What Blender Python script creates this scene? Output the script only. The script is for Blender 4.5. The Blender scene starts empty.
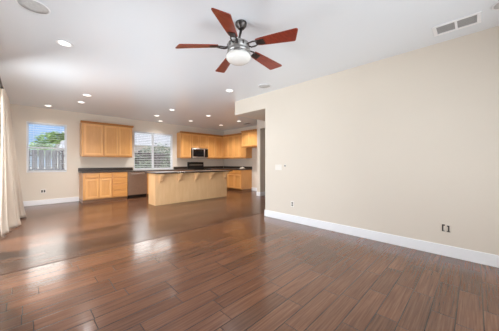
import bpy, bmesh, math, random
from mathutils import Vector, Matrix, noise
random.seed(7)
PI = math.pi
R = math.radians
scene = bpy.context.scene
COL = scene.collection

# ------------------------------------------------------------------ camera
FPX, YAW, VH, CAMZ = 225.0, 0.78582, 162.6, 1.19
cam_data = bpy.data.cameras.new('camera')
cam = bpy.data.objects.new('camera', cam_data)
COL.objects.link(cam)
cam.location = (0, 0, CAMZ)
cam.rotation_euler = (PI / 2, 0, -YAW)
cam_data.sensor_width = 36
cam_data.lens = FPX / 499 * 36
cam_data.shift_y = (VH - 165.5) / 499
cam_data.clip_start = 0.02
cam_data.clip_end = 300
scene.camera = cam

# ------------------------------------------------------------------ world, sun, added daylight lamps, exposure
scene.view_settings.view_transform = 'Standard'
scene.view_settings.look = 'None'
scene.view_settings.gamma = 1
scene.view_settings.exposure = 0.36
scene.cycles.use_denoising = True
scene.cycles.max_bounces = 10
scene.cycles.diffuse_bounces = 6
scene.cycles.sample_clamp_indirect = 6

world = bpy.data.worlds.new('world')
scene.world = world
world.use_nodes = True
wn, wl = world.node_tree.nodes, world.node_tree.links
wn.clear()
w_out = wn.new('ShaderNodeOutputWorld')
w_bg = wn.new('ShaderNodeBackground')
w_tc = wn.new('ShaderNodeTexCoord')
w_sep = wn.new('ShaderNodeSeparateXYZ')
w_ramp = wn.new('ShaderNodeValToRGB')
w_ramp.color_ramp.elements[0].position = 0.0
w_ramp.color_ramp.elements[0].color = (0.52, 0.72, 1.0, 1)
w_ramp.color_ramp.elements[1].position = 0.35
w_ramp.color_ramp.elements[1].color = (0.16, 0.36, 0.85, 1)
wl.new(w_tc.outputs['Generated'], w_sep.inputs[0])
wl.new(w_sep.outputs[2], w_ramp.inputs[0])
# unseen bright sky bank added in the north so floors mirror brighter windows
def w_range(sock, a, b, lo, hi):
    o = wn.new('ShaderNodeMapRange')
    o.interpolation_type = 'SMOOTHSTEP'
    for k, v in zip(('From Min', 'From Max', 'To Min', 'To Max'), (a, b, lo, hi)):
        o.inputs[k].default_value = v
    wl.new(sock, o.inputs['Value'])
    return o.outputs[0]


def w_mul(a, b):
    o = wn.new('ShaderNodeMath')
    o.operation = 'MULTIPLY'
    wl.new(a, o.inputs[0])
    wl.new(b, o.inputs[1])
    return o.outputs[0]


w_sky_boost = w_mul(w_mul(w_range(w_sep.outputs[2], 0.14, 0.20, 0, 1), w_range(w_sep.outputs[2], 0.42, 0.60, 1, 0)), w_range(w_sep.outputs[1], 0.35, 0.65, 0, 1))
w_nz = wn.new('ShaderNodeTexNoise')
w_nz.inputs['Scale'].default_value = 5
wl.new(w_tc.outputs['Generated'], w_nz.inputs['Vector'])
w_sky_boost = w_mul(w_sky_boost, w_range(w_nz.outputs[0], 0.2, 0.6, 0.75, 1.0))
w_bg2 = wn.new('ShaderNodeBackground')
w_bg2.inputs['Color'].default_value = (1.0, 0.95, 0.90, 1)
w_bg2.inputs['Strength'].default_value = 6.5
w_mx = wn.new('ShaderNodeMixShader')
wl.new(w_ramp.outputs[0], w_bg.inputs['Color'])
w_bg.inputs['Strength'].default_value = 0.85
wl.new(w_sky_boost, w_mx.inputs[0])
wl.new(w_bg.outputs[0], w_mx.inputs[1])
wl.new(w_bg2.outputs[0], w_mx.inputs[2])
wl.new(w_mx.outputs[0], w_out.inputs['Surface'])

sun_d = bpy.data.lights.new('sun', 'SUN')
sun_d.energy = 4.8
sun_d.angle = R(0.6)
sun_d.color = (1.0, 0.96, 0.9)
sun = bpy.data.objects.new('sun', sun_d)
COL.objects.link(sun)
sun.location = (8, -8, 14)
sun.rotation_euler = (R(36), 0, R(32))


def area(name, loc, rot, sx, sy, power, color=(1, 1, 1)):
    d = bpy.data.lights.new(name, 'AREA')
    d.shape = 'RECTANGLE'
    d.size, d.size_y = sx, sy
    d.energy = power
    d.color = color
    o = bpy.data.objects.new(name, d)
    o.location, o.rotation_euler = loc, rot
    COL.objects.link(o)
    return o


# area lamps standing for daylight at the unseen patio door and added rear window
area('daylight_patio_door', (-0.58, 3.1, 1.15), (0, -PI / 2 - R(18), R(14)), 2.1, 1.9, 84, (0.93, 0.975, 1.0))
area('fill_lamp_kitchen', (-0.58, 5.3, 1.15), (0, -PI / 2 + R(6), R(30)), 2.0, 2.2, 105, (0.93, 0.975, 1.0))  # lamp added behind the lengthened door to brighten the kitchen
area('fill_lamp_rear', (1.75, -1.36, 1.4), (PI / 2 + R(10), 0, 0), 3.2, 2.1, 92, (0.95, 0.985, 1.0))  # lamp added at an unseen, assumed window to brighten the room


# ------------------------------------------------------------------ material helpers
class NT:
    def __init__(self, name):
        self.m = bpy.data.materials.new(name)
        self.m.use_nodes = True
        self.t = self.m.node_tree
        self.t.nodes.clear()
        self.out = self.n('ShaderNodeOutputMaterial')
        self.p = self.n('ShaderNodeBsdfPrincipled')
        self.l(self.p.outputs[0], self.out.inputs['Surface'])

    def n(self, kind, **kw):
        o = self.t.nodes.new(kind)
        for k, v in kw.items():
            setattr(o, k, v)
        return o

    def l(self, a, b):
        self.t.links.new(a, b)

    def put(self, sock, v):
        if hasattr(v, 'is_linked') or hasattr(v, 'links'):
            self.l(v, sock)
        else:
            sock.default_value = v

    def math(self, op, a, b=None, c=None):
        o = self.n('ShaderNodeMath', operation=op)
        self.put(o.inputs[0], a)
        if b is not None:
            self.put(o.inputs[1], b)
        if c is not None:
            self.put(o.inputs[2], c)
        return o.outputs[0]

    def coord(self, scale=(1, 1, 1), kind='Object'):
        tc = self.n('ShaderNodeTexCoord')
        mp = self.n('ShaderNodeMapping')
        mp.inputs['Scale'].default_value = scale
        self.l(tc.outputs[kind], mp.inputs['Vector'])
        return mp.outputs[0]

    def noise(self, vec, scale=5, detail=3, rough=0.5):
        o = self.n('ShaderNodeTexNoise')
        o.inputs['Scale'].default_value = scale
        o.inputs['Detail'].default_value = detail
        o.inputs['Roughness'].default_value = rough
        self.l(vec, o.inputs['Vector'])
        return o.outputs[0]

    def ramp(self, fac, stops):
        o = self.n('ShaderNodeValToRGB')
        e = o.color_ramp.elements
        while len(e) < len(stops):
            e.new(0.5)
        for i, (p, c) in enumerate(stops):
            e[i].position = p
            e[i].color = (*c, 1)
        self.l(fac, o.inputs[0])
        return o.outputs[0]

    def mix(self, fac, a, b, blend='MIX'):
        o = self.n('ShaderNodeMix', data_type='RGBA', blend_type=blend)
        self.put(o.inputs['Factor'], fac)
        self.put(o.inputs[6], a if hasattr(a, 'links') else (*a, 1))
        self.put(o.inputs[7], b if hasattr(b, 'links') else (*b, 1))
        return o.outputs[2]

    def bump(self, h, strength=0.2, dist=0.01):
        o = self.n('ShaderNodeBump')
        o.inputs['Strength'].default_value = strength
        o.inputs['Distance'].default_value = dist
        self.l(h, o.inputs['Height'])
        self.l(o.outputs[0], self.p.inputs['Normal'])


def srgb(r, g, b):
    f = lambda c: (c / 255 / 12.92) if c / 255 <= 0.04045 else ((c / 255 + 0.055) / 1.055) ** 2.4
    return (f(r), f(g), f(b))


def plain(name, c, rough=0.5, metal=0.0, spec=0.5, var=0.06, scale=6, bump=0.0, bscale=60, trans=None):
    t = NT(name)
    v = t.coord()
    nz = t.noise(v, scale, 4)
    d = tuple(max(0, x * (1 - var)) for x in c)
    e = tuple(min(1, x * (1 + var)) for x in c)
    t.l(t.ramp(nz, [(0.3, d), (0.7, e)]), t.p.inputs['Base Color'])
    t.p.inputs['Roughness'].default_value = rough
    t.p.inputs['Metallic'].default_value = metal
    t.p.inputs['Specular IOR Level'].default_value = spec
    if bump:
        t.bump(t.noise(v, bscale, 4), bump, 0.004)
    return t.m


def wood(name, dark, light, stretch=(2, 2, 18), rough=0.35, coat=0.3):
    t = NT(name)
    v = t.coord(stretch)
    a = t.noise(v, 2.2, 6, 0.6)
    v2 = t.coord((1, 1, 1))
    b = t.noise(v2, 1.6, 2)
    col = t.ramp(a, [(0.28, dark), (0.72, light)])
    col = t.mix(0.25, col, t.ramp(b, [(0.3, dark), (0.7, light)]))
    t.l(col, t.p.inputs['Base Color'])
    t.p.inputs['Roughness'].default_value = rough
    t.p.inputs['Coat Weight'].default_value = coat
    t.p.inputs['Coat Roughness'].default_value = 0.2
    t.bump(a, 0.05, 0.002)
    return t.m


def floor_mat(name, width, length, shift, groove, ripple, tint=1.0, rough=0.16, coat=0.3, spread=1.0):
    t = NT(name)
    tc = t.n('ShaderNodeTexCoord')
    sx = t.n('ShaderNodeSeparateXYZ')
    t.l(tc.outputs['Object'], sx.inputs[0])
    x, y = sx.outputs[0], sx.outputs[1]
    yw = t.math('DIVIDE', t.math('ADD', y, 20 + shift), width)
    row = t.math('FLOOR', yw)
    fy = t.math('FRACT', yw)
    wn1 = t.n('ShaderNodeTexWhiteNoise', noise_dimensions='1D')
    t.l(row, wn1.inputs['W'])
    xo = t.math('ADD', t.math('DIVIDE', t.math('ADD', x, 20), length), t.math('MULTIPLY', wn1.outputs['Value'], 9.7))
    idx = t.math('FLOOR', xo)
    fx = t.math('FRACT', xo)
    cv = t.n('ShaderNodeCombineXYZ')
    t.l(row, cv.inputs[0])
    t.l(idx, cv.inputs[1])
    wn2 = t.n('ShaderNodeTexWhiteNoise', noise_dimensions='2D')
    t.l(cv.outputs[0], wn2.inputs['Vector'])
    rnd = wn2.outputs['Value']
    ey = t.math('MULTIPLY', t.math('MINIMUM', fy, t.math('SUBTRACT', 1, fy)), width)
    ex = t.math('MULTIPLY', t.math('MINIMUM', fx, t.math('SUBTRACT', 1, fx)), length)
    edge = t.math('MINIMUM', ey, t.math('MULTIPLY', ex, 1.3))
    gr = t.n('ShaderNodeMapRange', interpolation_type='SMOOTHSTEP')
    gr.inputs['From Min'].default_value = 0.0012
    gr.inputs['From Max'].default_value = 0.0055
    t.l(edge, gr.inputs['Value'])
    flat = gr.outputs[0]                       # 0 in the joint, 1 on the board
    # grain: stretched along the board, shifted per board
    gv = t.n('ShaderNodeCombineXYZ')
    t.l(t.math('MULTIPLY_ADD', rnd, 37.0, t.math('MULTIPLY', x, 1.6)), gv.inputs[0])
    t.l(t.math('MULTIPLY', y, 52.0), gv.inputs[1])
    t.l(t.math('MULTIPLY', rnd, 11.0), gv.inputs[2])
    grain = t.noise(gv.outputs[0], 1.6, 6, 0.62)
    big = t.noise(t.coord((0.7, 2.0, 1)), 1.2, 3)
    c0, c1, c2 = srgb(68, 42, 29), srgb(118, 78, 56), srgb(152, 109, 83)
    col = t.ramp(grain, [(0.15, c0), (0.5, c1), (0.9, c2)])
    lo_, hi_ = 1 - 0.20 * spread, 1 + 0.15 * spread
    boards = t.ramp(rnd, [(0.0, (lo_, lo_ * 0.985, lo_ * 0.965)), (0.5, (0.98, 0.97, 0.96)), (1.0, (hi_, hi_ * 0.99, hi_ * 0.975))])
    col = t.mix(1.0, col, boards, 'MULTIPLY')
    col = t.mix(1.0, col, t.ramp(big, [(0.3, (0.86 * tint,) * 3), (0.7, (1.1 * tint,) * 3)]), 'MULTIPLY')
    dark = t.mix(t.math('MULTIPLY', t.math('SUBTRACT', 1, flat), groove), col, srgb(36, 20, 15))
    t.l(dark, t.p.inputs['Base Color'])
    # hand-scraped ripples running with the board
    rv = t.n('ShaderNodeCombineXYZ')
    t.l(t.math('MULTIPLY_ADD', rnd, 13.0, t.math('MULTIPLY', x, 1.3)), rv.inputs[0])
    t.l(t.math('MULTIPLY', y, 38.0), rv.inputs[1])
    rip = t.noise(rv.outputs[0], 1.7, 2, 0.45)
    h = t.math('ADD', t.math('MULTIPLY', flat, 0.25 * groove), t.math('MULTIPLY', rip, ripple))
    t.bump(h, 0.6, 0.004)
    t.l(t.math('MULTIPLY_ADD', grain, 0.10, rough), t.p.inputs['Roughness'])
    t.p.inputs['Specular IOR Level'].default_value = 0.35 + 0.6 * coat
    t.p.inputs['Coat Weight'].default_value = coat
    t.p.inputs['Coat Roughness'].default_value = rough * 0.6
    t.p.inputs['Coat IOR'].default_value = 1.5
    return t.m


def granite(name):
    t = NT(name)
    v = t.coord()
    a = t.noise(v, 60, 5, 0.7)
    b = t.noise(v, 9, 3)
    col = t.ramp(a, [(0.35, srgb(58, 46, 39)), (0.55, srgb(78, 64, 54)), (0.75, srgb(74, 62, 54))])
    col = t.mix(0.35, col, t.ramp(b, [(0.35, srgb(34, 28, 25)), (0.7, srgb(66, 54, 47))]))
    t.l(col, t.p.inputs['Base Color'])
    t.p.inputs['Roughness'].default_value = 0.3
    t.p.inputs['Specular IOR Level'].default_value = 0.35
    return t.m


def glass_mat(name):
    t = NT(name)
    tr = t.n('ShaderNodeBsdfTransparent')
    gl = t.n('ShaderNodeBsdfGlossy')
    gl.inputs['Roughness'].default_value = 0.02
    lw = t.n('ShaderNodeFresnel')
    lw.inputs['IOR'].default_value = 1.45
    nz = t.noise(t.coord(), 3, 2)
    t.l(t.ramp(nz, [(0.3, (0.95, 0.97, 0.97)), (0.7, (0.97, 0.98, 0.98))]), tr.inputs['Color'])
    mx = t.n('ShaderNodeMixShader')
    t.l(lw.outputs[0], mx.inputs[0])
    t.l(tr.outputs[0], mx.inputs[1])
    t.l(gl.outputs[0], mx.inputs[2])
    t.l(mx.outputs[0], t.out.inputs['Surface'])
    return t.m


def emit_mat(name, c, strength):
    t = NT(name)
    nz = t.noise(t.coord(), 8, 2)
    t.l(t.ramp(nz, [(0.3, c), (0.7, tuple(min(1, q * 1.02) for q in c))]), t.p.inputs['Emission Color'])
    t.p.inputs['Emission Strength'].default_value = strength
    t.p.inputs['Base Color'].default_value = (*c, 1)
    return t.m


def cloth_mat(name, c, trans=0.35):
    t = NT(name)
    v = t.coord()
    w = t.noise(t.coord((60, 60, 8)), 3, 4)
    col = t.ramp(w, [(0.3, tuple(q * 0.93 for q in c)), (0.7, c)])
    t.l(col, t.p.inputs['Base Color'])
    t.p.inputs['Roughness'].default_value = 0.9
    t.p.inputs['Specular IOR Level'].default_value = 0.1
    tl = t.n('ShaderNodeBsdfTranslucent')
    t.l(col, tl.inputs['Color'])
    mx = t.n('ShaderNodeMixShader')
    mx.inputs[0].default_value = trans
    t.l(t.p.outputs[0], mx.inputs[1])
    t.l(tl.outputs[0], mx.inputs[2])
    t.l(mx.outputs[0], t.out.inputs['Surface'])
    t.bump(w, 0.15, 0.002)
    return t.m


def tile_roof_mat(name):
    t = NT(name)
    nz = t.noise(t.coord((3, 3, 3)), 3, 4)
    t.l(t.ramp(nz, [(0.3, srgb(158, 154, 152)), (0.7, srgb(196, 193, 190))]), t.p.inputs['Base Color'])
    t.p.inputs['Roughness'].default_value = 0.85
    return t.m


M = {}
M['wall'] = plain('wall_paint', srgb(224, 213, 199), 0.75, spec=0.25, var=0.012, scale=1.2, bump=0.08, bscale=90)
M['ceiling'] = plain('ceiling_paint', srgb(236, 240, 245), 0.25, spec=0.5, var=0.008, scale=1.0, bump=0.03, bscale=50)
M['trim'] = plain('white_trim_paint', srgb(244, 244, 246), 0.4, var=0.01)
M['floor'] = floor_mat('hand_scraped_planks', 0.15, 0.62, 0.0, 0.85, 0.30)
M['floor2'] = floor_mat('smooth_planks', 0.15, 1.0, 0.07, 0.9, 0.2, 0.64, 0.19, 0.08, 2.3)
M['seam'] = plain('dark_seam', srgb(66, 40, 29), 0.45, var=0.1)
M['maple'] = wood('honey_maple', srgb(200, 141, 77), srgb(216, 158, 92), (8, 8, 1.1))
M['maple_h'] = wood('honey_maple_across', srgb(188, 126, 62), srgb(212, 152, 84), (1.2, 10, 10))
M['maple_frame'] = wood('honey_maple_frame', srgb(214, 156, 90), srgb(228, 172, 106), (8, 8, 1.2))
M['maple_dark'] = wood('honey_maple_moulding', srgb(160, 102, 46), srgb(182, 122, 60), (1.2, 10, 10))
M['maple_shadow'] = wood('maple_toe_shade', srgb(120, 80, 46), srgb(146, 102, 60), (1.6, 16, 16))  # shade of the toe recess put into a darker maple colour
M['island'] = wood('pale_maple_panel', srgb(228, 182, 131), srgb(241, 199, 150), (6, 6, 1.0), 0.4, 0.2)
M['granite'] = granite('dark_granite')
M['steel'] = plain('brushed_steel', srgb(178, 170, 164), 0.3, 0.9, var=0.05, scale=20)
M['steel_dark'] = plain('smoked_steel', srgb(146, 124, 108), 0.36, 0.7, var=0.05, scale=20)
M['black_glass'] = plain('black_glass', srgb(16, 16, 18), 0.08, var=0.05)
M['black'] = plain('black_enamel', srgb(18, 18, 19), 0.3, var=0.08)
M['iron'] = plain('black_iron', srgb(20, 19, 20), 0.4, 0.6, var=0.1)
M['nickel'] = plain('brushed_nickel', srgb(168, 166, 164), 0.34, 0.85, var=0.08, scale=25)
M['pewter'] = plain('dark_pewter', srgb(88, 82, 80), 0.35, 0.9, var=0.1, scale=25)
M['mahogany'] = wood('red_mahogany', srgb(116, 38, 26), srgb(160, 64, 43), (4, 26, 26), 0.3, 0.5)
M['opal'] = plain('opal_glass', srgb(240, 238, 234), 0.25, var=0.01)
M['lens'] = emit_mat('lit_lamp_lens', (1.0, 0.97, 0.92), 1.8)
M['grille'] = plain('pale_grille_mesh', srgb(206, 206, 206), 0.6, var=0.08, scale=60, bump=0.3, bscale=220)
M['duct'] = plain('grey_duct', srgb(126, 124, 122), 0.7, var=0.1)
M['louvre_grey'] = plain('grey_louvre', srgb(168, 166, 165), 0.5, var=0.03)
M['louvre'] = plain('louvre_metal', srgb(206, 204, 202), 0.45, var=0.03)
M['plate'] = plain('almond_plate', srgb(234, 227, 218), 0.4, var=0.01)
M['slot'] = plain('dark_socket', srgb(52, 44, 38), 0.5, var=0.1)
M['sensor'] = plain('grey_sensor', srgb(150, 142, 136), 0.5, var=0.03)
M['glass'] = glass_mat('window_glass')
M['vinyl'] = plain('white_vinyl', srgb(238, 238, 240), 0.45, var=0.01)
M['slat'] = cloth_mat('blind_slat', srgb(246, 246, 246), 0.4)
M['linen'] = cloth_mat('cream_linen', srgb(218, 204, 188), 0.16)
M['cloth'] = cloth_mat('pale_cloth', srgb(172, 162, 150), 0.1)
M['fence'] = plain('weathered_shaded_fence', srgb(74, 62, 62), 0.85, var=0.25, scale=7)  # boards coloured darker to stand for their backlit, shaded side
M['ground'] = plain('pale_bounce_yard', srgb(214, 204, 188), 0.9, var=0.2, scale=2)  # ground colour paled so it throws glare onto the ceiling
M['leaf'] = plain('tree_leaf', srgb(158, 188, 104), 0.6, var=0.3, scale=3)
M['leaf2'] = plain('shrub_leaf', srgb(134, 150, 122), 0.6, var=0.3, scale=3)
M['bark'] = plain('bark', srgb(92, 74, 58), 0.9, var=0.2, scale=14)
M['roof'] = tile_roof_mat('pale_roof_tiles')
M['stucco'] = plain('pale_stucco', srgb(226, 214, 198), 0.9, var=0.05, scale=4)
M['dirt_glass'] = plain('dark_pane', srgb(58, 66, 74), 0.15, var=0.1)


# ------------------------------------------------------------------ mesh helpers
class MB:
    def __init__(self):
        self.bm = bmesh.new()

    def box(self, x0, x1, y0, y1, z0, z1, bevel=0.0, rot=None, pivot=None, seg=2):
        r = bmesh.ops.create_cube(self.bm, size=1.0)
        vs = r['verts']
        bmesh.ops.scale(self.bm, vec=(x1 - x0, y1 - y0, z1 - z0), verts=vs)
        bmesh.ops.translate(self.bm, vec=((x0 + x1) / 2, (y0 + y1) / 2, (z0 + z1) / 2), verts=vs)
        if bevel:
            es = list({e for v in vs for e in v.link_edges})
            rb = bmesh.ops.bevel(self.bm, geom=es, offset=bevel, segments=seg, affect='EDGES', profile=0.5)
            vs = list({v for f in rb['faces'] for v in f.verts} | {v for v in vs if v.is_valid})
        if rot is not None:
            bmesh.ops.rotate(self.bm, cent=pivot or (0, 0, 0), matrix=rot, verts=vs)
        return self

    def move(self, v):
        bmesh.ops.translate(self.bm, vec=v, verts=self.bm.verts)
        return self

    def lathe(self, prof, seg=32, centre=(0, 0, 0), smooth=True):
        cx, cy, cz = centre
        rings = []
        for r, z in prof:
            if r < 1e-5:
                rings.append([self.bm.verts.new((cx, cy, cz + z))])
            else:
                rings.append([self.bm.verts.new((cx + r * math.cos(2 * PI * k / seg), cy + r * math.sin(2 * PI * k / seg), cz + z)) for k in range(seg)])
        for a, b in zip(rings, rings[1:]):
            for k in range(seg):
                k2 = (k + 1) % seg
                if len(a) == 1 and len(b) == 1:
                    continue
                if len(a) == 1:
                    f = self.bm.faces.new((a[0], b[k2], b[k]))
                elif len(b) == 1:
                    f = self.bm.faces.new((a[k], a[k2], b[0]))
                else:
                    f = self.bm.faces.new((a[k], a[k2], b[k2], b[k]))
                f.smooth = smooth
        return self

    def tube(self, pts, rad, seg=10, cap=True):
        pts = [Vector(p) for p in pts]
        rings = []
        up = Vector((0, 0, 1))
        for i, p in enumerate(pts):
            d = (pts[min(i + 1, len(pts) - 1)] - pts[max(i - 1, 0)]).normalized()
            a = d.cross(up)
            if a.length < 1e-3:
                a = d.cross(Vector((1, 0, 0)))
            a.normalize()
            b = d.cross(a).normalized()
            rr = rad[i] if isinstance(rad, (list, tuple)) else rad
            rings.append([self.bm.verts.new(p + rr * (math.cos(2 * PI * k / seg) * a + math.sin(2 * PI * k / seg) * b)) for k in range(seg)])
        for a, b in zip(rings, rings[1:]):
            for k in range(seg):
                f = self.bm.faces.new((a[k], a[(k + 1) % seg], b[(k + 1) % seg], b[k]))
                f.smooth = True
        if cap:
            self.bm.faces.new(rings[0][::-1])
            self.bm.faces.new(rings[-1])
        return self

    def prism(self, poly, axis, a0, a1, bevel=0.0):
        """extrude a 2-D polygon; axis 'x': poly is (y,z); 'y': (x,z); 'z': (x,y)"""
        def P(q, a):
            return {'x': (a, q[0], q[1]), 'y': (q[0], a, q[1]), 'z': (q[0], q[1], a)}[axis]
        A = [self.bm.verts.new(P(q, a0)) for q in poly]
        B = [self.bm.verts.new(P(q, a1)) for q in poly]
        n = len(poly)
        fs = [self.bm.faces.new(A), self.bm.faces.new(B[::-1])]
        for k in range(n):
            fs.append(self.bm.faces.new((A[k], B[k], B[(k + 1) % n], A[(k + 1) % n])))
        if bevel:
            es = list({e for f in fs for e in f.edges})
            bmesh.ops.bevel(self.bm, geom=es, offset=bevel, segments=2, affect='EDGES', profile=0.5)
        return self

    def holed(self, x0, x1, z0, z1, y0, y1, holes):
        """slab in the xz plane with rectangular holes (x0,x1,z0,z1), built from blocks"""
        xs = sorted({x0, x1, *[h[0] for h in holes], *[h[1] for h in holes]})
        for a, b in zip(xs, xs[1:]):
            cuts = sorted((h[2], h[3]) for h in holes if h[0] <= a + 1e-6 and h[1] >= b - 1e-6)
            z = z0
            for c, d in cuts:
                if c > z + 1e-6:
                    self.box(a, b, y0, y1, z, c)
                z = d
            if z < z1 - 1e-6:
                self.box(a, b, y0, y1, z, z1)
        return self

    def build(self, name, mat, parent=None, fix=True):
        if fix:
            bmesh.ops.recalc_face_normals(self.bm, faces=self.bm.faces)
        me = bpy.data.meshes.new(name)
        self.bm.to_mesh(me)
        self.bm.free()
        me.materials.append(mat)
        o = bpy.data.objects.new(name, me)
        COL.objects.link(o)
        if parent is not None:
            o.parent = parent
        return o


def tag(o, label=None, cat=None, group=None, kind=None):
    if label:
        o['label'] = label
    if cat:
        o['category'] = cat
    if group:
        o['group'] = group
    if kind:
        o['kind'] = kind
    return o


def thing(name, label, cat, loc=(0, 0, 0), rz=0.0, group=None):
    o = bpy.data.objects.new(name, None)
    o.empty_display_size = 0.1
    COL.objects.link(o)
    o.location = loc
    o.rotation_euler = (0, 0, rz)
    return tag(o, label, cat, group)


def struct(name, mb, mat, label=None):
    o = mb.build(name, mat)
    o['kind'] = 'structure'
    o['category'] = name.split('_')[0]
    o['label'] = label or name.replace('_', ' ')
    return o


def dup(root, loc, label=None, rz=None):
    r = root.copy()
    COL.objects.link(r)
    r.location = loc
    if rz is not None:
        r.rotation_euler = (0, 0, rz)
    if label:
        r['label'] = label
    for ch in list(root.children):
        c = ch.copy()
        COL.objects.link(c)
        c.parent = r
        for g in ch.children:
            d = g.copy()
            COL.objects.link(d)
            d.parent = c
    return r


# ------------------------------------------------------------------ room shell
H = 2.74
XL, XR, YB, XK = -0.38, 3.80, 8.64, 6.86
YE = 3.30            # end of the long right wall
YS = 3.55            # seam in the floor
XH, YH = 5.93, 5.39  # corner of the hall opening
W1 = (0.04, 0.90, 0.93, 2.32)       # window over the yard
W2 = (2.78, 4.24, 0.945, 2.33)      # kitchen window
DOOR = (2.1, 6.4, 0.0, 2.2)         # glazed patio door in the left wall (y range), lengthened to light the kitchen

struct('floor', MB().box(XL - 0.12, 8.2, -1.3, YS - 0.007, -0.12, 0.0), M['floor'], 'hand-scraped brown plank floor of the near room')
struct('floor_kitchen', MB().box(XL - 0.12, 8.2, YS + 0.007, YB + 0.15, -0.12, 0.0), M['floor2'], 'darker smoother brown plank floor of the kitchen half')
struct('trim_1', MB().box(XL - 0.12, 8.2, YS - 0.007, YS + 0.007, -0.12, 0.003), M['seam'], 'dark seam strip across the plank floor')
struct('ceiling', MB().box(XL - 0.9, 8.9, -2.0, YB + 0.75, H, H + 0.2), M['ceiling'], 'smooth white ceiling')  # slab runs past the walls as an added, unseen overhang to block sun
struct('wall_back', MB().holed(XL - 0.14, XK + 0.14, 0, H, YB, YB + 0.14, [W1, W2]), M['wall'], 'beige back wall with two windows')
lw = MB()
lw.box(XL - 0.14, XL, -1.3, DOOR[0], 0, H).box(XL - 0.14, XL, DOOR[1], YB, 0, H).box(XL - 0.14, XL, DOOR[0], DOOR[1], DOOR[3], H)
struct('wall_left', lw, M['wall'], 'beige left wall behind the curtain')
struct('wall_front', MB().holed(XL - 0.14, XR + 0.14, 0, H, -1.3 - 0.0, -1.16, [(0.1, 3.4, 0.3, 2.45)]), M['wall'], 'wall with an added window behind the camera')
struct('wall_right', MB().box(XR, XR + 0.14, -1.16, YE, 0, H), M['wall'], 'long plain beige right wall')
struct('beam', MB().box(XR, XH, YE - 0.0, 4.32, 2.40, H), M['wall'], 'dropped header running on from the right wall')
struct('wall_return', MB().box(XR + 0.14, 8.2, YE - 0.14, YE, 0, H), M['wall'], 'wall turning away behind the right wall')
struct('wall_kitchen', MB().box(XK, XK + 0.14, YH + 0.15, YB, 0, H), M['wall'], 'kitchen side wall behind the cabinets')
struct('wall_hall', MB().box(XH, 8.2, YH, YH + 0.15, 0, H), M['wall'], 'white wall end beside the fridge gap')
struct('wall_hall_end', MB().box(8.06, 8.2, YE, YH, 0, H), M['wall'], 'dim wall at the end of the hall')
struct('wall_header', MB().box(XH, XH + 0.14, 4.32, YH, 2.40, H), M['wall'], 'header above the hall opening')
struct('baseboard_right', MB().box(XR - 0.016, XR, -1.16, YE + 0.016, 0, 0.14, 0.005).box(XR - 0.016, XR + 0.6, YE, YE + 0.016, 0, 0.14, 0.005), M['trim'], 'tall white baseboard along the right wall')
struct('baseboard_back', MB().box(XL, 1.19, YB - 0.016, YB, 0, 0.14, 0.005), M['trim'], 'white baseboard under the yard window')
struct('baseboard_hall', MB().box(XH - 0.016, XH, YH - 0.016, YH + 0.166, 0, 0.14, 0.005).box(XH, 8.06, YH - 0.016, YH, 0, 0.14, 0.005), M['trim'], 'white baseboard around the white wall end')
struct('baseboard_kitchen', MB().box(XK - 0.016, XK, YH + 0.15, 6.72, 0, 0.14, 0.005), M['trim'], 'white baseboard in the fridge gap')


def window(name, label, hole, rail=None, mull=None):
    x0, x1, z0, z1 = hole
    r = thing(name, label, 'window', ((x0 + x1) / 2, YB, z0))
    r['kind'] = 'structure'
    w, h = (x1 - x0) / 2, z1 - z0
    f = MB()
    t, a, b = 0.045, 0.055, 0.115
    f.box(-w, -w + t, a, b, 0, h, 0.004).box(w - t, w, a, b, 0, h, 0.004)
    f.box(-w + t, w - t, a, b, 0, t, 0.004).box(-w + t, w - t, a, b, h - t, h, 0.004)
    if rail:
        f.box(-w + t, w - t, a + 0.008, b, rail - 0.022, rail + 0.022, 0.004)
    if mull is not None:
        f.box(mull - 0.035, mull + 0.035, a + 0.008, b, t, h - t, 0.004)
    fo = f.build('window_frame', M['vinyl'], r)
    MB().box(-w + t, w - t, 0.083, 0.089, t, h - t).build('window_pane', M['glass'], r)
    MB().box(-w, w, -0.012, 0.055, -0.014, 0.004, 0.003).build('window_sill', M['trim'], r)
    cz = MB()
    c = 0.012
    cz.box(-w, -w + c, 0, 0.055, 0, h).box(w - c, w, 0, 0.055, 0, h).box(-w + c, w - c, 0, 0.055, h - c, h)
    cz.build('window_reveal', M['trim'], r)
    return r


window('window_1', 'white single-hung window with yard view beside the curtain', W1, rail=0.68)
window('window_2', 'wide white sliding window with dividing bar above kitchen counter', W2, mull=-0.03)

# patio door (just outside the frame on the left) and the window added behind the camera for light
pd = thing('door_1', 'white glazed patio door behind the curtain', 'door', (XL - 0.07, (DOOR[0] + DOOR[1]) / 2, 0))
pd['kind'] = 'structure'
hw = (DOOR[1] - DOOR[0]) / 2
f = MB()
f.box(-0.04, 0.04, -hw, -hw + 0.07, 0, 2.2, 0.004).box(-0.04, 0.04, hw - 0.07, hw, 0, 2.2, 0.004)
f.box(-0.04, 0.04, -hw + 0.07, hw - 0.07, 0, 0.06, 0.004).box(-0.04, 0.04, -hw + 0.07, hw - 0.07, 2.13, 2.2, 0.004)
f.box(-0.04, 0.04, -0.05, 0.05, 0.06, 2.13, 0.004)
f.build('door_frame', M['vinyl'], pd)
MB().box(-0.004, 0.004, -hw + 0.07, hw - 0.07, 0.06, 2.13).build('door_pane', M['glass'], pd)
wb = thing('window_3', 'large unseen window behind the camera, added for its light', 'window', (1.75, -1.23, 0.3))
wb['kind'] = 'structure'
f = MB()
f.box(-1.65, -1.58, -0.04, 0.04, 0, 2.15, 0.004).box(1.58, 1.65, -0.04, 0.04, 0, 2.15, 0.004)
f.box(-1.58, 1.58, -0.04, 0.04, 0, 0.07, 0.004).box(-1.58, 1.58, -0.04, 0.04, 2.08, 2.15, 0.004)
f.box(-0.035, 0.035, -0.04, 0.04, 0.07, 2.08, 0.004)
f.build('window_frame', M['vinyl'], wb)
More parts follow.
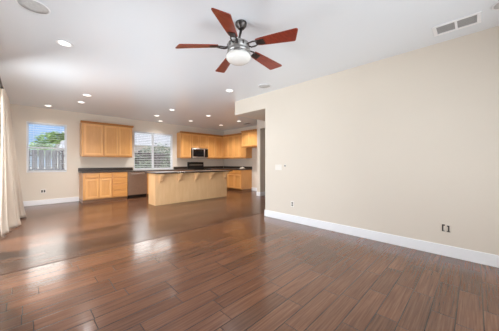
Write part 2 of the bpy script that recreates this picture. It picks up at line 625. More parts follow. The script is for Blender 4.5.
MB().box(-1.58, 1.58, -0.004, 0.004, 0.07, 2.08).build('window_pane', M['glass'], wb)


# ------------------------------------------------------------------ blinds
def blind(label, x0, x1, z0, z1, tilt):
    r = thing('window_blind', label, 'blind', ((x0 + x1) / 2, YB + 0.022, z0))
    w, h = (x1 - x0) / 2, z1 - z0
    MB().box(-w, w, -0.02, 0.024, h - 0.04, h, 0.004).build('headrail', M['slat'], r)
    s = MB()
    n = int((h - 0.09) / 0.060)
    rm = Matrix.Rotation(tilt, 3, 'X')
    for k in range(n):
        z = 0.045 + k * (h - 0.11) / (n - 1)
        s.box(-w + 0.004, w - 0.004, -0.030, 0.030, z - 0.0014, z + 0.0014, rot=rm, pivot=(0, 0, z))
    s.build('slats', M['slat'], r)
    MB().box(-w, w, -0.02, 0.02, 0.004, 0.022, 0.004).build('bottom_rail', M['slat'], r)
    for sx in (-0.7, 0.7):
        MB().tube([(sx * w, -0.026, 0.02), (sx * w, -0.026, h - 0.03)], 0.0015, 6).build('ladder_cord', M['slat'], r)


blind('white slatted blind hanging in the yard window beside the curtain', W1[0] + 0.016, W1[1] - 0.016, W1[2], W1[3] - 0.014, R(1))
blind('white slatted blind hanging in the left half of the kitchen window', W2[0] + 0.016, (W2[0] + W2[1]) / 2 - 0.035, W2[2], W2[3] - 0.014, R(13))
blind('white slatted blind hanging in the right half of the kitchen window', (W2[0] + W2[1]) / 2 - 0.025, W2[1] - 0.016, W2[2], W2[3] - 0.014, R(13))

# ------------------------------------------------------------------ curtain and rod
rod = thing('curtain_rod', 'black curtain rod carrying the cream curtain on the left wall', 'curtain rod', (-0.245, 3.9, 2.36))
MB().tube([(0, -2.1, 0), (0, 2.52, 0)], 0.012, 12).build('pole', M['iron'], rod)
for yy in (-2.13, 2.55):
    MB().lathe([(0, -0.03), (0.016, -0.026), (0.027, -0.008), (0.027, 0.008), (0.016, 0.026), (0, 0.03)], 16, (0, yy, 0)).build('finial', M['iron'], rod)
for yy in (-2.0, -0.2, 1.28):
    b = MB()
    b.box(-0.134, -0.119, yy - 0.02, yy + 0.02, -0.045, 0.045, 0.004)
    b.box(-0.122, 0.012, yy - 0.007, yy + 0.007, -0.022, -0.010, 0.002)
    b.box(-0.006, 0.018, yy - 0.009, yy + 0.009, -0.022, -0.008, 0.002)
    b.build('bracket', M['iron'], rod)


def poly_at(path, s):
    n = len(path) - 1
    k = min(int(s * n), n - 1)
    a = s * n - k
    a = a * a * (3 - 2 * a)
    return (path[k][0] * (1 - a) + path[k + 1][0] * a, path[k][1] * (1 - a) + path[k + 1][1] * a)


def curtain():
    bm = bmesh.new()
    NU, NV = 150, 46
    bot = [(-0.275, 5.30), (-0.20, 5.48), (-0.26, 5.62), (-0.11, 5.95), (-0.06, 6.10), (-0.17, 6.32), (-0.19, 6.62), (-0.06, 6.80), (0.015, 6.88), (-0.13, 6.97)]
    grid = []
    for j in range(NV + 1):
        t = j / NV                       # 0 top, 1 hem
        row = []
        for i in range(NU + 1):
            s = i / NU
            bx, by = poly_at(bot, s)
            ty = 5.22 + s * 1.18
            ple = math.sin(s * 2 * PI * 9) * 0.021
            tx = -0.25 + 0.03 * s + ple
            g = t ** 1.15
            x = tx * (1 - g) + bx * g + math.sin(s * 2 * PI * 9 + 0.6 * t) * 0.012 * g * (1 - 0.5 * g)
            y = ty * (1 - g) + by * g
            if t > 0.93:
                x += (t - 0.93) / 0.07 * 0.016
            z = 2.395 - t * 2.38 + (0.012 * math.sin(s * 11) * t)
            row.append(bm.verts.new((x, y, max(z, 0.008))))
        grid.append(row)
    for j in range(NV):
        for i in range(NU):
            f = bm.faces.new((grid[j][i], grid[j][i + 1], grid[j + 1][i + 1], grid[j + 1][i]))
            f.smooth = True
    mb = MB()
    mb.bm.free()
    mb.bm = bm
    o = mb.build('curtain', M['linen'])
    so = o.modifiers.new('thick', 'SOLIDIFY')
    so.thickness = 0.003
    return tag(o, 'cream linen floor-length curtain gathered on the left wall', 'curtain')


curtain()

# ------------------------------------------------------------------ ceiling fan
FAN = (1.70, 1.83)
ZB = 2.475            # blade plane
HANG = Vector((-0.020, 0.020, 0.012))   # the fan hangs a little off plumb from its canopy
fan = thing('ceiling_fan', 'five-blade mahogany ceiling fan with nickel motor and white globe', 'ceiling fan', (FAN[0], FAN[1], H))
MB().lathe([(0.0, 0.0), (0.062, 0.0), (0.066, -0.012), (0.06, -0.035), (0.036, -0.065), (0.022, -0.078), (0, -0.078)], 32).build('canopy', M['pewter'], fan)
MB().tube([(0, 0, -0.07), (HANG.x, HANG.y, -0.215)], 0.0135, 16).build('downrod', M['pewter'], fan)
mo = MB().lathe([(0, -0.195), (0.024, -0.197), (0.03, -0.212), (0.052, -0.222), (0.094, -0.232), (0.118, -0.246), (0.124, -0.262), (0.124, -0.30), (0.119, -0.308), (0.119, -0.318), (0.124, -0.325), (0.122, -0.342), (0.10, -0.355), (0.0, -0.355)], 40, HANG).build('motor_housing', M['nickel'], fan)
for k in range(10):
    a = 2 * PI * k / 10
    MB().box(0.119, 0.1265, -0.010, 0.010, -0.300, -0.256, 0.003, rot=Matrix.Rotation(a, 3, 'Z')).move(HANG).build('vent_slot', M['pewter'], mo)
MB().lathe([(0.10, -0.355), (0.130, -0.358), (0.133, -0.366), (0.128, -0.373), (0.10, -0.373)], 40, HANG).build('light_fitter', M['nickel'], fan)
MB().lathe([(0.124, -0.37), (0.134, -0.380), (0.138, -0.396), (0.134, -0.414), (0.120, -0.432), (0.094, -0.449), (0.055, -0.460), (0.0, -0.464)], 40, HANG).build('light_globe', M['opal'], fan)


def fan_blade(ang):
    rm = Matrix.Rotation(ang, 3, 'Z') @ Matrix.Rotation(R(4.5), 3, 'Y') @ Matrix.Rotation(R(-13), 3, 'X')
    off = Vector((0, 0, ZB - H)) + HANG
    out = []
    # outline in blade space: x outwards, y across
    up, lo = [], []
    for k in range(13):
        q = k / 12
        x = 0.225 + q * 0.46
        wl_, wr_ = 0.045 + 0.030 * q ** 0.7, 0.045 + 0.036 * q ** 0.7
        up.append((x - 0.0 * q, wl_))
        lo.append((x - 0.075 * q ** 3, -wr_))
    top_tip = (0.690, 0.066)
    pts = up[:-1] + [(0.676, 0.074), (0.687, 0.066), (0.688, 0.052)] + [(0.634, -0.068), (0.624, -0.079), (0.610, -0.081)] + lo[:-1][::-1]
    pts = [(x, -y) for x, y in pts]
    pts = [p for p in pts]
    bm = bmesh.new()
    A = [bm.verts.new(rm @ Vector((x, y, -0.004)) + off) for x, y in pts]
    B = [bm.verts.new(rm @ Vector((x, y, 0.004)) + off) for x, y in pts]
    bm.faces.new(A)
    bm.faces.new(B[::-1])
    for k in range(len(A)):
        bm.faces.new((A[k], B[k], B[(k + 1) % len(A)], A[(k + 1) % len(A)]))
    mb = MB()
    mb.bm.free()
    mb.bm = bm
    bl = mb.build('blade', M['mahogany'], fan)
    br = MB()
    for sy in (-1, 1):
        pts = [Vector((0.112, sy * 0.012, -0.012)), Vector((0.15, sy * 0.033, -0.02)), Vector((0.195, sy * 0.036, -0.014)), Vector((0.235, sy * 0.022, -0.008))]
        br.tube([rm @ p + off for p in pts], [0.009, 0.008, 0.008, 0.007], 8)
    n0 = len(br.bm.verts)
    br.box(0.215, 0.315, -0.036, 0.036, -0.010, -0.0042, 0.002)
    vs = list(br.bm.verts)[n0:]
    for v in vs:
        v.co = rm @ v.co + off
    br.build('blade_bracket', M['pewter'], bl)


for k in range(5):
    # angles measured from the camera's right-hand axis, counter-clockwise seen from above
    fan_blade(R(43.5 + 72 * k) - YAW)

# ------------------------------------------------------------------ things set in the ceiling
def can_light(x, y, label):
    r = thing('recessed_light', label, 'ceiling light', (x, y, H), 0, 'recessed ceiling lights')
    MB().lathe([(0.062, -0.001), (0.086, -0.001), (0.090, -0.005), (0.086, -0.010), (0.066, -0.007), (0.062, -0.001)], 28).build('trim_ring', M['trim'], r)
    MB().lathe([(0.0, -0.002), (0.064, -0.002), (0.064, -0.006), (0.0, -0.007)], 28).build('lamp_lens', M['lens'], r)
    return r


cans = [
    (0.37, 3.76, 'round recessed light in the near ceiling left of the fan'),
    (1.02, 6.29, 'nearer of two recessed lights in front of the left wall cabinets'),
    (1.03, 7.13, 'farther of two recessed lights in front of the left wall cabinets'),
    (0.46, 8.20, 'recessed light in ceiling corner above the yard window'),
    (3.12, 3.72, 'recessed light beside the end of the dropped header'),
    (5.66, 6.21, 'recessed light seen just below the dropped header'),
    (3.06, 6.27, 'recessed light above the left end of the island'),
    (3.08, 7.40, 'recessed light between island and kitchen window'),
    (3.58, 8.26, 'recessed light tight above the kitchen window'),
    (4.37, 7.45, 'recessed light in front of the microwave cabinets'),
    (4.30, 6.22, 'recessed light above the right part of the island'),
    (5.74, 7.40, 'recessed light in front of the corner cabinets'),
]
can0 = None
for x, y, lab in cans:
    if can0 is None:
        can0 = can_light(x, y, lab)
    else:
        dup(can0, (x, y, H), lab)
    d = bpy.data.lights.new('lamp_light', 'SPOT')
    d.energy = 12 if (y < 5 or y > 8) else 88
    d.spot_size = R(125)
    d.spot_blend = 0.7
    d.shadow_soft_size = 0.06
    d.color = (1.0, 0.985, 0.965)
    lo = bpy.data.objects.new('lamp_light', d)
    lo.location = (x, y, H - 0.03)
    COL.objects.link(lo)


def speaker(x, y, rad, label):
    r = thing('ceiling_speaker', label, 'ceiling speaker', (x, y, H), 0, 'ceiling speakers')
    MB().lathe([(rad * 0.9, -0.001), (rad, -0.001), (rad + 0.004, -0.005), (rad, -0.010), (rad * 0.9, -0.008)], 40).build('rim', M['trim'], r)
    MB().lathe([(0.0, -0.007), (rad * 0.5, -0.0075), (rad * 0.91, -0.006), (rad * 0.91, -0.001), (0, -0.001)], 40).build('grille', M['grille'], r)


speaker(0.065, 3.08, 0.125, 'round pale speaker grille in the ceiling corner left of the fan')
speaker(3.43, 3.0, 0.125, 'round speaker grille close to the right wall beyond the fan')
speaker(3.30, -0.225, 0.10, 'round speaker grille beside the air vent')

vent = thing('air_vent', 'white ceiling air vent with two grey louvred sections by right wall', 'air vent', (3.425, 0.145, H))
f = MB()
wx, wy = 0.128, 0.20
f.box(-wx, wx, -wy, -wy + 0.035, -0.010, 0, 0.003).box(-wx, wx, wy - 0.035, wy, -0.010, 0, 0.003)
f.box(-wx, -wx + 0.035, -wy + 0.035, wy - 0.035, -0.010, 0, 0.003).box(wx - 0.035, wx, -wy + 0.035, wy - 0.035, -0.010, 0, 0.003)
f.box(-wx + 0.03, wx - 0.03, -0.011, 0.011, -0.010, 0, 0.003)
f.build('frame', M['trim'], vent)
MB().box(-wx + 0.03, wx - 0.03, -wy + 0.03, wy - 0.03, -0.0015, -0.0005).build('duct_opening', M['duct'], vent)
for sy in (-1, 1):
    s = MB()
    for k in range(7):
        x = -0.075 + k * 0.025
        y0, y1 = (0.012, wy - 0.036) if sy > 0 else (-wy + 0.036, -0.012)
        s.box(x - 0.006, x + 0.006, y0, y1, -0.0062, -0.005, rot=Matrix.Rotation(R(24), 3, 'Y'), pivot=(x, 0, -0.0056))
    s.build('louvres', M['louvre_grey'], vent)

kv = thing('air_vent', 'narrow grey vent in kitchen ceiling above the fridge-gap cabinets', 'air vent', (6.22, 6.38, H))
MB().box(-0.09, 0.09, -0.19, 0.19, -0.008, 0, 0.003).build('frame', M['louvre'], kv)
s = MB()
for k in range(7):
    x = -0.066 + k * 0.022
    s.box(x - 0.005, x + 0.005, -0.165, 0.165, -0.0125, -0.0075)
s.build('louvres', M['duct'], kv)

# ------------------------------------------------------------------ plates on the walls
def on_right(name, label, cat, y, z):
    return thing(name, label, cat, (XR, y, z), -PI / 2)      # local -y looks into the room, local +x goes towards the camera


sw = on_right('light_switch', 'white three-gang switch plate near the end of the right wall', 'light switch', 2.93, 1.09)
MB().box(-0.085, 0.085, -0.006, 0, -0.058, 0.058, 0.003).build('plate', M['plate'], sw)
for k in (-1, 0, 1):
    MB().box(k * 0.048 - 0.016, k * 0.048 + 0.016, -0.010, -0.005, -0.033, 0.033, 0.002).build('rocker', M['plate'], sw)
ts = on_right('wall_sensor', 'small grey sensor on right wall beside the switch plate', 'sensor', 2.755, 1.125)
MB().box(-0.026, 0.026, -0.006, 0, -0.026, 0.026, 0.004).build('base', M['plate'], ts)
MB().box(-0.017, 0.017, -0.016, -0.005, -0.017, 0.017, 0.004).build('cover', M['sensor'], ts)
ou = on_right('wall_outlet', 'small white outlet low on right wall below the switch plate', 'outlet', 2.58, 0.36)
MB().box(-0.036, 0.036, -0.006, 0, -0.058, 0.058, 0.003).build('plate', M['plate'], ou)
for sz in (-1, 1):
    MB().box(-0.016, 0.016, -0.009, -0.005, sz * 0.022 - 0.015, sz * 0.022 + 0.015, 0.003).build('socket', M['slot'], ou)
mo_ = on_right('wall_outlet', 'uncovered double outlet box with dark fittings below the air vent', 'outlet', 0.26, 0.355)
MB().box(-0.052, 0.062, -0.004, 0, -0.058, 0.058, 0.002).build('plate', M['wall'], mo_)
b = MB()
b.box(-0.034, -0.020, -0.008, -0.003, -0.044, 0.044, 0.001).box(-0.020, -0.006, -0.008, -0.003, 0.028, 0.044, 0.001).box(-0.020, -0.008, -0.008, -0.003, -0.044, -0.034, 0.001)
b.build('bracket', M['slot'], mo_)
b = MB()
b.box(0.024, 0.038, -0.012, -0.003, -0.036, 0.036, 0.002).box(0.014, 0.038, -0.010, -0.003, 0.022, 0.036, 0.001).box(0.012, 0.046, -0.010, -0.003, -0.044, -0.034, 0.001)
b.build('socket', M['slot'], mo_)
bo = thing('wall_outlet', 'outlet low on the back wall under the yard window', 'outlet', (0.38, YB, 0.38))
MB().box(-0.06, 0.06, -0.006, 0, -0.06, 0.06, 0.003).build('plate', M['plate'], bo)
for sx in (-1, 1):
    MB().box(sx * 0.026 - 0.017, sx * 0.026 + 0.017, -0.010, -0.005, -0.034, 0.034, 0.003).build('socket', M['slot'], bo)


# ------------------------------------------------------------------ kitchen cabinets
def add_door(x0, x1, z0, z1, parent, st=0.055, y=-0.026):
    m = MB()
    g = 0.007
    x0, x1, z0, z1 = x0 + g, x1 - g, z0 + g, z1 - g
    b = 0.004
    m.box(x0, x0 + st, y, 0, z0, z1, b).box(x1 - st, x1, y, 0, z0, z1, b)
    m.box(x0 + st, x1 - st, y, 0, z0, z0 + st, b).box(x0 + st, x1 - st, y, 0, z1 - st, z1, b)
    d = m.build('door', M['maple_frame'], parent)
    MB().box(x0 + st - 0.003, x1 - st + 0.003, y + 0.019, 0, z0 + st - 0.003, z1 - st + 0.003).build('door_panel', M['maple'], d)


def drawer_mb(x0, x1, z0, z1):
    g = 0.008
    return MB().box(x0 + g, x1 - g, -0.026, 0, z0 + g, z1 - g, 0.005)


def cabinet(name, label, group, loc, rz, w, d, z0, z1, fronts, toe=False, mat=None, crown=None, extra=None):
    """local: front face at y=0 looking to -y, carcass to +y, x from 0 to w"""
    r = thing(name, label, 'cabinet', loc, rz, group)
    base = z0 + (0.09 if toe else 0)
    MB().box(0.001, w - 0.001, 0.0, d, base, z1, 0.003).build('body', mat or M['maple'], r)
    if toe:
        MB().box(0.001, w - 0.001, 0.05, d, z0, base).build('toe_kick', M['maple_shadow'], r)
    for kind, a, b_, c, e in fronts:
        if kind == 'door':
            add_door(a, b_, c, e, r)
        else:
            drawer_mb(a, b_, c, e).build('drawer', M['maple_h'], r)
    if crown:
        a, b_ = crown
        # moulding along the front from x=a to x=b_
        prof = [(0.0, z1 - 0.03), (-0.022, z1 - 0.03), (-0.026, z1 - 0.012), (-0.046, z1 + 0.016), (-0.052, z1 + 0.034), (0.0, z1 + 0.034)]
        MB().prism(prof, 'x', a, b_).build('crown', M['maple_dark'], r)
    if z0 > 0:
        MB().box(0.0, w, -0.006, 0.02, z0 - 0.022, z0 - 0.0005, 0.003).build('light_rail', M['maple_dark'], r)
    if extra:
        extra(r)
    return r


UZ0, UZ1 = 1.385, 2.41
UF = YB - 0.33
G_UP, G_LO = 'honey maple wall cabinets', 'honey maple base cabinets'
side_crown = lambda x: (lambda r: MB().prism([(x, UZ1 - 0.03), (x - 0.022, UZ1 - 0.03), (x - 0.026, UZ1 - 0.012), (x - 0.046, UZ1 + 0.016), (x - 0.052, UZ1 + 0.034), (x, UZ1 + 0.034)], 'y', -0.05, 0.33).build('crown_return', M['maple_h'], r))

cabinet('wall_cabinet', 'single-door maple wall cabinet nearest the yard window', G_UP, (1.21, UF, 0), 0, 0.565, 0.328, UZ0, UZ1,
        [('door', 0.05, 0.555, UZ0 + 0.03, UZ1 - 0.035)], crown=(-0.03, 0.565))
cabinet('wall_cabinet', 'two-door maple wall cabinet left of the kitchen window', G_UP, (1.775, UF, 0), 0, 0.845, 0.328, UZ0, UZ1,
        [('door', 0.01, 0.42, UZ0 + 0.03, UZ1 - 0.035), ('door', 0.425, 0.83, UZ0 + 0.03, UZ1 - 0.035)], crown=(0, 0.875))
cabinet('wall_cabinet', 'single-door maple wall cabinet between kitchen window and microwave', G_UP, (4.42, UF, 0), 0, 0.475, 0.328, UZ0, UZ1,
        [('door', 0.05, 0.465, UZ0 + 0.03, UZ1 - 0.035)], crown=(-0.03, 0.475))
cabinet('wall_cabinet', 'short two-door maple cabinet directly above the microwave', G_UP, (4.895, UF, 0), 0, 0.775, 0.328, 1.80, UZ1,
        [('door', 0.01, 0.385, 1.82, UZ1 - 0.035), ('door', 0.39, 0.765, 1.82, UZ1 - 0.035)], crown=(0, 0.775))
cabinet('wall_cabinet', 'tall-door maple wall cabinet in the corner right of the microwave', G_UP, (5.67, UF, 0), 0, 1.188, 0.328, UZ0, UZ1,
        [('door', 0.01, 0.43, UZ0 + 0.03, UZ1 - 0.035), ('door', 0.435, 0.85, UZ0 + 0.03, UZ1 - 0.035)], crown=(0, 0.86))
cabinet('wall_cabinet', 'two-door maple wall cabinet on the kitchen side wall next to the corner', G_UP, (XK - 0.33, UF - 0.003, 0), -PI / 2, 0.80, 0.328, UZ0, UZ1,
        [('door', 0.03, 0.41, UZ0 + 0.03, UZ1 - 0.035), ('door', 0.415, 0.79, UZ0 + 0.03, UZ1 - 0.035)], crown=(0, 0.80))
cabinet('wall_cabinet', 'maple wall cabinet on the side wall beside the over-fridge cabinet', G_UP, (XK - 0.33, UF - 0.803, 0), -PI / 2, 0.80, 0.328, UZ0, UZ1,
        [('door', 0.01, 0.395, UZ0 + 0.03, UZ1 - 0.035), ('door', 0.40, 0.785, UZ0 + 0.03, UZ1 - 0.035)], crown=(0, 0.76))


def teeth(r):
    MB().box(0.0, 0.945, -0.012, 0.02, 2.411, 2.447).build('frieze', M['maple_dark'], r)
    for k in range(8):
        x = 0.012 + k * 0.122
        MB().box(x, x + 0.066, -0.05, -0.0125, 2.411, 2.447, 0.002).build('dentil_tooth', M['maple'], r)
    m = MB()
    m.box(-0.0, 0.945, -0.055, 0.02, 2.448, 2.465, 0.003)
    m.build('cornice', M['maple_h'], r)


cabinet('wall_cabinet', 'deep two-door maple cabinet with toothed cornice above the fridge gap', G_UP, (6.25, 6.70, 0), -PI / 2, 0.945, 0.605, 1.81, 2.41,
        [('door', 0.02, 0.47, 1.84, 2.385), ('door', 0.475, 0.925, 1.84, 2.385)], extra=teeth)

# base run
BF = YB - 0.61
CT = 0.885
cabinet('base_cabinet', 'two-door maple base cabinet at the left end of the counter', G_LO, (1.20, BF, 0), 0, 0.74, 0.605, 0, CT,
        [('drawer', 0.045, 0.39, 0.72, 0.86), ('drawer', 0.395, 0.73, 0.72, 0.86), ('door', 0.045, 0.39, 0.115, 0.705), ('door', 0.395, 0.73, 0.115, 0.705)], toe=True)
cabinet('base_cabinet', 'four-drawer maple base cabinet left of the dishwasher', G_LO, (1.94, BF, 0), 0, 0.452, 0.605, 0, CT,
        [('drawer', 0.01, 0.435, 0.72, 0.86), ('drawer', 0.01, 0.435, 0.525, 0.71), ('drawer', 0.01, 0.435, 0.325, 0.515), ('drawer', 0.01, 0.435, 0.115, 0.315)], toe=True)
cabinet('base_cabinet', 'maple sink base cabinet right of the dishwasher behind the island', G_LO, (3.01, BF, 0), 0, 1.00, 0.605, 0, CT,
        [('drawer', 0.02, 0.98, 0.72, 0.86), ('door', 0.02, 0.50, 0.115, 0.705), ('door', 0.505, 0.98, 0.115, 0.705)], toe=True)
cabinet('base_cabinet', 'maple base cabinet left of the range behind the island', G_LO, (4.01, BF, 0), 0, 0.88, 0.605, 0, CT,
        [('drawer', 0.01, 0.465, 0.72, 0.86), ('drawer', 0.47, 0.87, 0.72, 0.86), ('door', 0.01, 0.465, 0.115, 0.705), ('door', 0.47, 0.87, 0.115, 0.705)], toe=True)
cabinet('base_cabinet', 'maple base cabinet between the range and the corner', G_LO, (5.672, BF, 0), 0, 0.576, 0.605, 0, CT,
        [('drawer', 0.01, 0.54, 0.72, 0.86), ('door', 0.01, 0.54, 0.115, 0.705)], toe=True)
cabinet('base_cabinet', 'maple base cabinet on the side wall with plain end by the fridge gap', G_LO, (6.25, BF - 0.003, 0), -PI / 2, 1.317, 0.605, 0, CT,
        [('drawer', 0.04, 0.48, 0.72, 0.86), ('drawer', 0.485, 0.89, 0.72, 0.86), ('drawer', 0.895, 1.30, 0.72, 0.86),
         ('door', 0.04, 0.48, 0.115, 0.705), ('door', 0.485, 0.89, 0.115, 0.705), ('door', 0.895, 1.30, 0.115, 0.705)], toe=True)

# worktops
wt = thing('worktop', 'dark granite counter under the kitchen window and left cabinets', 'worktop', (1.17, YB, CT + 0.001), 0, 'dark granite counters')
MB().box(0, 3.722, -0.64, -0.001, 0, 0.035, 0.006).build('slab', M['granite'], wt)
MB().box(0, 1.57, -0.021, -0.001, 0.0355, 0.135, 0.003).build('backsplash', M['granite'], wt)
MB().box(3.11, 3.722, -0.021, -0.001, 0.0355, 0.135, 0.003).build('backsplash', M['granite'], wt)
wt2 = thing('worktop', 'dark granite corner counter right of the range', 'worktop', (5.672, YB, CT + 0.001), 0, 'dark granite counters')
MB().prism([(0, -0.001), (0, -0.64), (0.55, -0.64), (0.55, -1.945), (XK - 5.673, -1.945), (XK - 5.673, -0.001)], 'z', 0, 0.035, 0.005).build('slab', M['granite'], wt2)
MB().box(0, 1.16, -0.021, -0.001, 0.0355, 0.135, 0.003).build('backsplash', M['granite'], wt2)
MB().box(XK - 5.693, XK - 5.673, -1.945, -0.023, 0.0355, 0.135, 0.003).build('backsplash', M['granite'], wt2)

# crumpled cloth on the corner counter
bm = bmesh.new()
bmesh.ops.create_icosphere(bm, subdivisions=4, radius=1)
for v in bm.verts:
    n = noise.fractal(v.co * 1.8, 1.0, 2.0, 3)
    k = 1 + 0.28 * n
    v.co = Vector((v.co.x * 0.10 * k, v.co.y * 0.12 * k, max(0.0, v.co.z * 0.07 * k + 0.015)))
for f in bm.faces:
    f.smooth = True
mb = MB()
mb.bm.free()
mb.bm = bm
cl = mb.build('dish_cloth', M['cloth'])
cl.location = (6.50, 6.92, CT + 0.0365)
tag(cl, 'small pale crumpled cloth lying on dark corner counter', 'cloth')

# ------------------------------------------------------------------ appliances
dw = thing('dishwasher', 'stainless dishwasher under the kitchen counter left of the island', 'dishwasher', (2.396, BF, 0))
MB().box(0.003, 0.609, 0.0, 0.58, 0.10, 0.880).build('body', M['black'], dw)
MB().box(0.004, 0.608, -0.024, 0.0, 0.115, 0.875, 0.005).build('door', M['steel_dark'], dw)
h = MB()
h.tube([(0.09, -0.062, 0.815), (0.52, -0.062, 0.815)], 0.011, 12)
for x in (0.11, 0.50):
    h.tube([(x, -0.064, 0.815), (x, -0.022, 0.815)], 0.008, 8)
h.build('handle', M['steel'], dw)
MB().box(0.01, 0.60, 0.05, 0.50, 0.0, 0.10).build('toe_kick', M['black'], dw)

mw = thing('microwave', 'stainless over-range microwave with black door glass', 'microwave', (4.897, YB - 0.40, 1.375))
MB().box(0.002, 0.768, 0.0, 0.395, 0.0, 0.423, 0.004).build('body', M['black'], mw)
f = MB()
f.box(0.004, 0.60, -0.03, 0, 0.045, 0.395, 0.004)
f.build('door', M['steel'], mw)
MB().box(0.035, 0.55, -0.034, -0.029, 0.07, 0.375, 0.003).build('door_window', M['black_glass'], mw)
MB().tube([(0.575, -0.055, 0.07), (0.575, -0.055, 0.37)], 0.010, 10).tube([(0.575, -0.055, 0.09), (0.575, -0.028, 0.09)], 0.007, 8).tube([(0.575, -0.055, 0.35), (0.575, -0.028, 0.35)], 0.007, 8).build('handle', M['steel'], mw)
MB().box(0.603, 0.766, -0.03, 0, 0.045, 0.395, 0.004).build('control_panel', M['black_glass'], mw)
MB().box(0.004, 0.766, -0.03, 0, 0.397, 0.421, 0.003).build('vent_strip', M['steel'], mw)
MB().box(0.004, 0.766, -0.03, 0, 0.003, 0.043, 0.003).build('bottom_trim', M['steel'], mw)

rg = thing('kitchen_range', 'black kitchen range with raised back panel under the microwave', 'range', (4.898, YB - 0.65, 0))
MB().box(0.002, 0.766, 0.0, 0.64, 0.02, 0.90, 0.004).build('body', M['black'], rg)
MB().box(0.004, 0.764, -0.025, 0, 0.22, 0.74, 0.005).build('oven_door', M['steel_dark'], rg)
MB().box(0.004, 0.764, -0.020, 0, 0.04, 0.205, 0.005).build('drawer', M['steel_dark'], rg)
MB().box(0.004, 0.764, -0.025, 0, 0.76, 0.885, 0.005).build('control_strip', M['steel'], rg)
MB().box(0.002, 0.766, -0.02, 0.56, 0.901, 0.925, 0.005).build('cooktop', M['black_glass'], rg)
bk = MB().prism([(0.56, 0.905), (0.64, 0.905), (0.64, 1.215), (0.595, 1.215), (0.575, 1.19)], 'x', 0.002, 0.766, 0.004).build('backguard', M['black'], rg)
MB().box(0.06, 0.708, 0.560, 0.572, 1.075, 1.105, 0.003).build('trim_strip', M['steel'], rg)

# ------------------------------------------------------------------ island
IX0, IX1, IY0, IY1 = 2.54, 5.07, 6.20, 6.68
isl = thing('kitchen_island', 'long pale maple kitchen island with plain front under dark counter', 'island', (IX0, IY0, 0))
iw = IX1 - IX0
MB().box(0.012, iw - 0.012, 0.012, IY1 - IY0, 0.0, CT).build('body', M['island'], isl)
MB().box(0.0, iw, 0.0, 0.012, 0.0, CT, 0.003).build('front_panel', M['island'], isl)
MB().box(0.0, 0.012, 0.013, 0.47, 0.0, CT, 0.003).build('end_panel', M['island'], isl)
MB().box(iw - 0.012, iw, 0.013, 0.47, 0.0, CT, 0.003).build('end_panel', M['island'], isl)


def corbel(x):
    prof = [(0.0, CT - 0.002), (-0.215, CT - 0.002), (-0.22, CT - 0.035)]
    for k in range(9):                       # concave upper sweep
        a = k / 8 * PI / 2
        prof.append((-0.205 + 0.115 * math.sin(a), CT - 0.05 - 0.115 * (1 - math.cos(a))))
    for k in range(1, 9):                    # convex lower nose
        a = k / 8 * PI
        prof.append((-0.055 - 0.04 * math.cos(a) * 1.0 + 0.0, CT - 0.165 - 0.085 * (k / 8) - 0.012 * math.sin(a)))
    prof.append((0.0, CT - 0.29))
    MB().prism(prof, 'x', x - 0.028, x + 0.028, 0.003).build('corbel', M['island'], isl)


for px in (0.14, 0.70, 1.26, 1.83, 2.42):
    corbel(px)
it = thing('worktop', 'dark granite slab on top of the kitchen island', 'worktop', (IX0, IY0, CT + 0.001), 0, 'dark granite counters')
MB().box(-0.05, iw + 0.05, -0.26, IY1 - IY0 + 0.14, 0, 0.035, 0.007).build('slab', M['granite'], it)

# ------------------------------------------------------------------ outdoors
struct('ground', MB().box(-40, 60, YB + 0.16, 90, -0.4, -0.15), M['ground'], 'back yard outside the windows, paled to bounce light indoors')


def fence():
    r = thing('wooden_fence', 'weathered board fence, coloured dark for shade, at the end of the yard', 'fence', (0, 12.6, -0.15))
    b = MB()
    x = -8.0
    while x < 12:
        hgt = 1.86 + random.uniform(-0.012, 0.012)
        b.box(x, x + 0.185, -0.01, 0.01, 0.03, hgt)
        x += 0.205
    b.build('boards', M['fence'], r)
    for z in (0.25, 1.0, 1.6):
        MB().box(-8, 12, -0.05, -0.011, z, z + 0.085, 0.004).build('rail', M['fence'], r)
    for k in range(9):
        MB().box(-8 + k * 2.45, -7.91 + k * 2.45, -0.14, -0.051, 0, 1.95, 0.006).build('post', M['fence'], r)


fence()


def foliage_tree(name, label, cat, group, loc, blobs, n, leaf, mat, trunk_h, trunk_r):
    r = thing(name, label, cat, loc, 0, group)
    m = MB()
    for _ in range(n):
        bx, by, bz, br = random.choice(blobs)
        d = Vector((random.gauss(0, 1), random.gauss(0, 1), random.gauss(0, 1))).normalized() * br * random.uniform(0.55, 1.02)
        p = Vector((bx, by, bz)) + d
        q = Matrix.Rotation(random.uniform(0, 2 * PI), 3, 'Z') @ Matrix.Rotation(random.uniform(-1, 1), 3, 'X')
        s = leaf * random.uniform(0.6, 1.3)
        vs = [m.bm.verts.new(p + q @ Vector(c)) for c in ((-s, 0, 0), (0, -s * 0.5, s * 0.1), (s, 0, 0), (0, s * 0.5, s * 0.1))]
        m.bm.faces.new(vs)
    m.build('foliage', mat, r, fix=False)
    MB().tube([(0, 0, 0), (trunk_r * 0.4, 0, trunk_h * 0.5), (0, trunk_r * 0.3, trunk_h)], [trunk_r, trunk_r * 0.8, trunk_r * 0.5], 10).build('trunk', M['bark'], r)


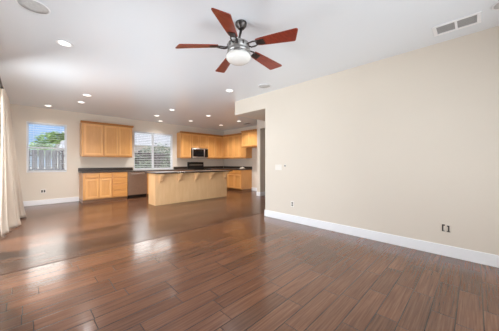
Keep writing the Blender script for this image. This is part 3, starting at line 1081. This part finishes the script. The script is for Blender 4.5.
foliage_tree('leafy_tree', 'bright green tree beyond the fence in the yard window', 'tree', None, (0.95, 17.0, -0.15),
             [(-0.1, 0, 2.55, 0.5), (0.3, 0.1, 2.75, 0.38), (-0.4, 0, 2.1, 0.42), (-0.1, 0, 2.0, 0.5), (0.62, 0, 2.85, 0.22)], 2600, 0.075, M['leaf'], 2.4, 0.1)
foliage_tree('garden_shrub', 'grey green shrub behind the left half of the kitchen window', 'shrub', 'shrubs outside the kitchen window', (3.95, 11.6, -0.15),
             [(0, 0, 1.2, 0.62), (0.35, 0, 0.9, 0.5), (-0.35, 0, 0.9, 0.5), (0, 0, 0.6, 0.55)], 1500, 0.075, M['leaf2'], 1.2, 0.05)
foliage_tree('garden_shrub', 'grey green shrub behind the right half of the kitchen window', 'shrub', 'shrubs outside the kitchen window', (5.75, 11.8, -0.15),
             [(0, 0, 1.35, 0.6), (0.3, 0, 1.0, 0.55), (-0.35, 0, 0.85, 0.5), (0.1, 0, 0.5, 0.55)], 1500, 0.075, M['leaf2'], 1.3, 0.05)
foliage_tree('leafy_tree', 'grey green tree beyond the fence in the kitchen window', 'tree', None, (7.6, 17.5, -0.15),
             [(0, 0, 2.0, 0.9), (0.9, 0, 1.7, 0.8), (-0.9, 0, 1.75, 0.8), (0.2, 0, 1.3, 1.0), (-1.5, 0, 1.4, 0.7), (1.6, 0, 1.3, 0.7)], 3000, 0.1, M['leaf2'], 1.8, 0.09)


def house(label, x0, x1, y0, y1, ze, zr):
    r = thing('neighbour_house', label, 'house', ((x0 + x1) / 2, y0, -0.15))
    w = (x1 - x0) / 2
    d = y1 - y0
    MB().box(-w + 0.5, w - 0.5, 0.5, d - 0.5, 0, ze).build('wall', M['stucco'], r)
    m = MB()
    n = 16
    for k in range(n):                      # stepped tile courses, towards the yard
        a, b2 = k / n, (k + 1) / n
        ya, yb = a * d / 2, b2 * d / 2
        za, zb = ze + a * (zr - ze), ze + b2 * (zr - ze)
        inset0, inset1 = a * 0.6, b2 * 0.6
        m.prism([(-w + inset0, ya), (w - inset0, ya), (w - inset1, yb + 0.06), (-w + inset1, yb + 0.06)], 'z', 0, 0.05)
        for v in list(m.bm.verts)[-8:]:
            v.co.z += za + (v.co.y - ya) / max(yb - ya, 1e-6) * (zb - za)
    m.prism([(-w + 0.6, d / 2), (w - 0.6, d / 2), (w, d), (-w, d)], 'z', 0, 0.05)
    for v in list(m.bm.verts)[-8:]:
        v.co.z += zr - (v.co.y - d / 2) / (d / 2) * (zr - ze)
    m.build('roof', M['roof'], r)
    MB().box(-0.6, 0.6, 0.44, 0.499, 1.0, 2.1, 0.01).build('house_window', M['dirt_glass'], r)


house('low neighbour house with pale tiled roof seen in the yard window', 2.0, 6.9, 24, 32, 2.4, 4.3)
house('tall neighbour house with pale tiled roof seen in the kitchen window', 7.4, 20, 25.5, 37, 3.2, 8.2)
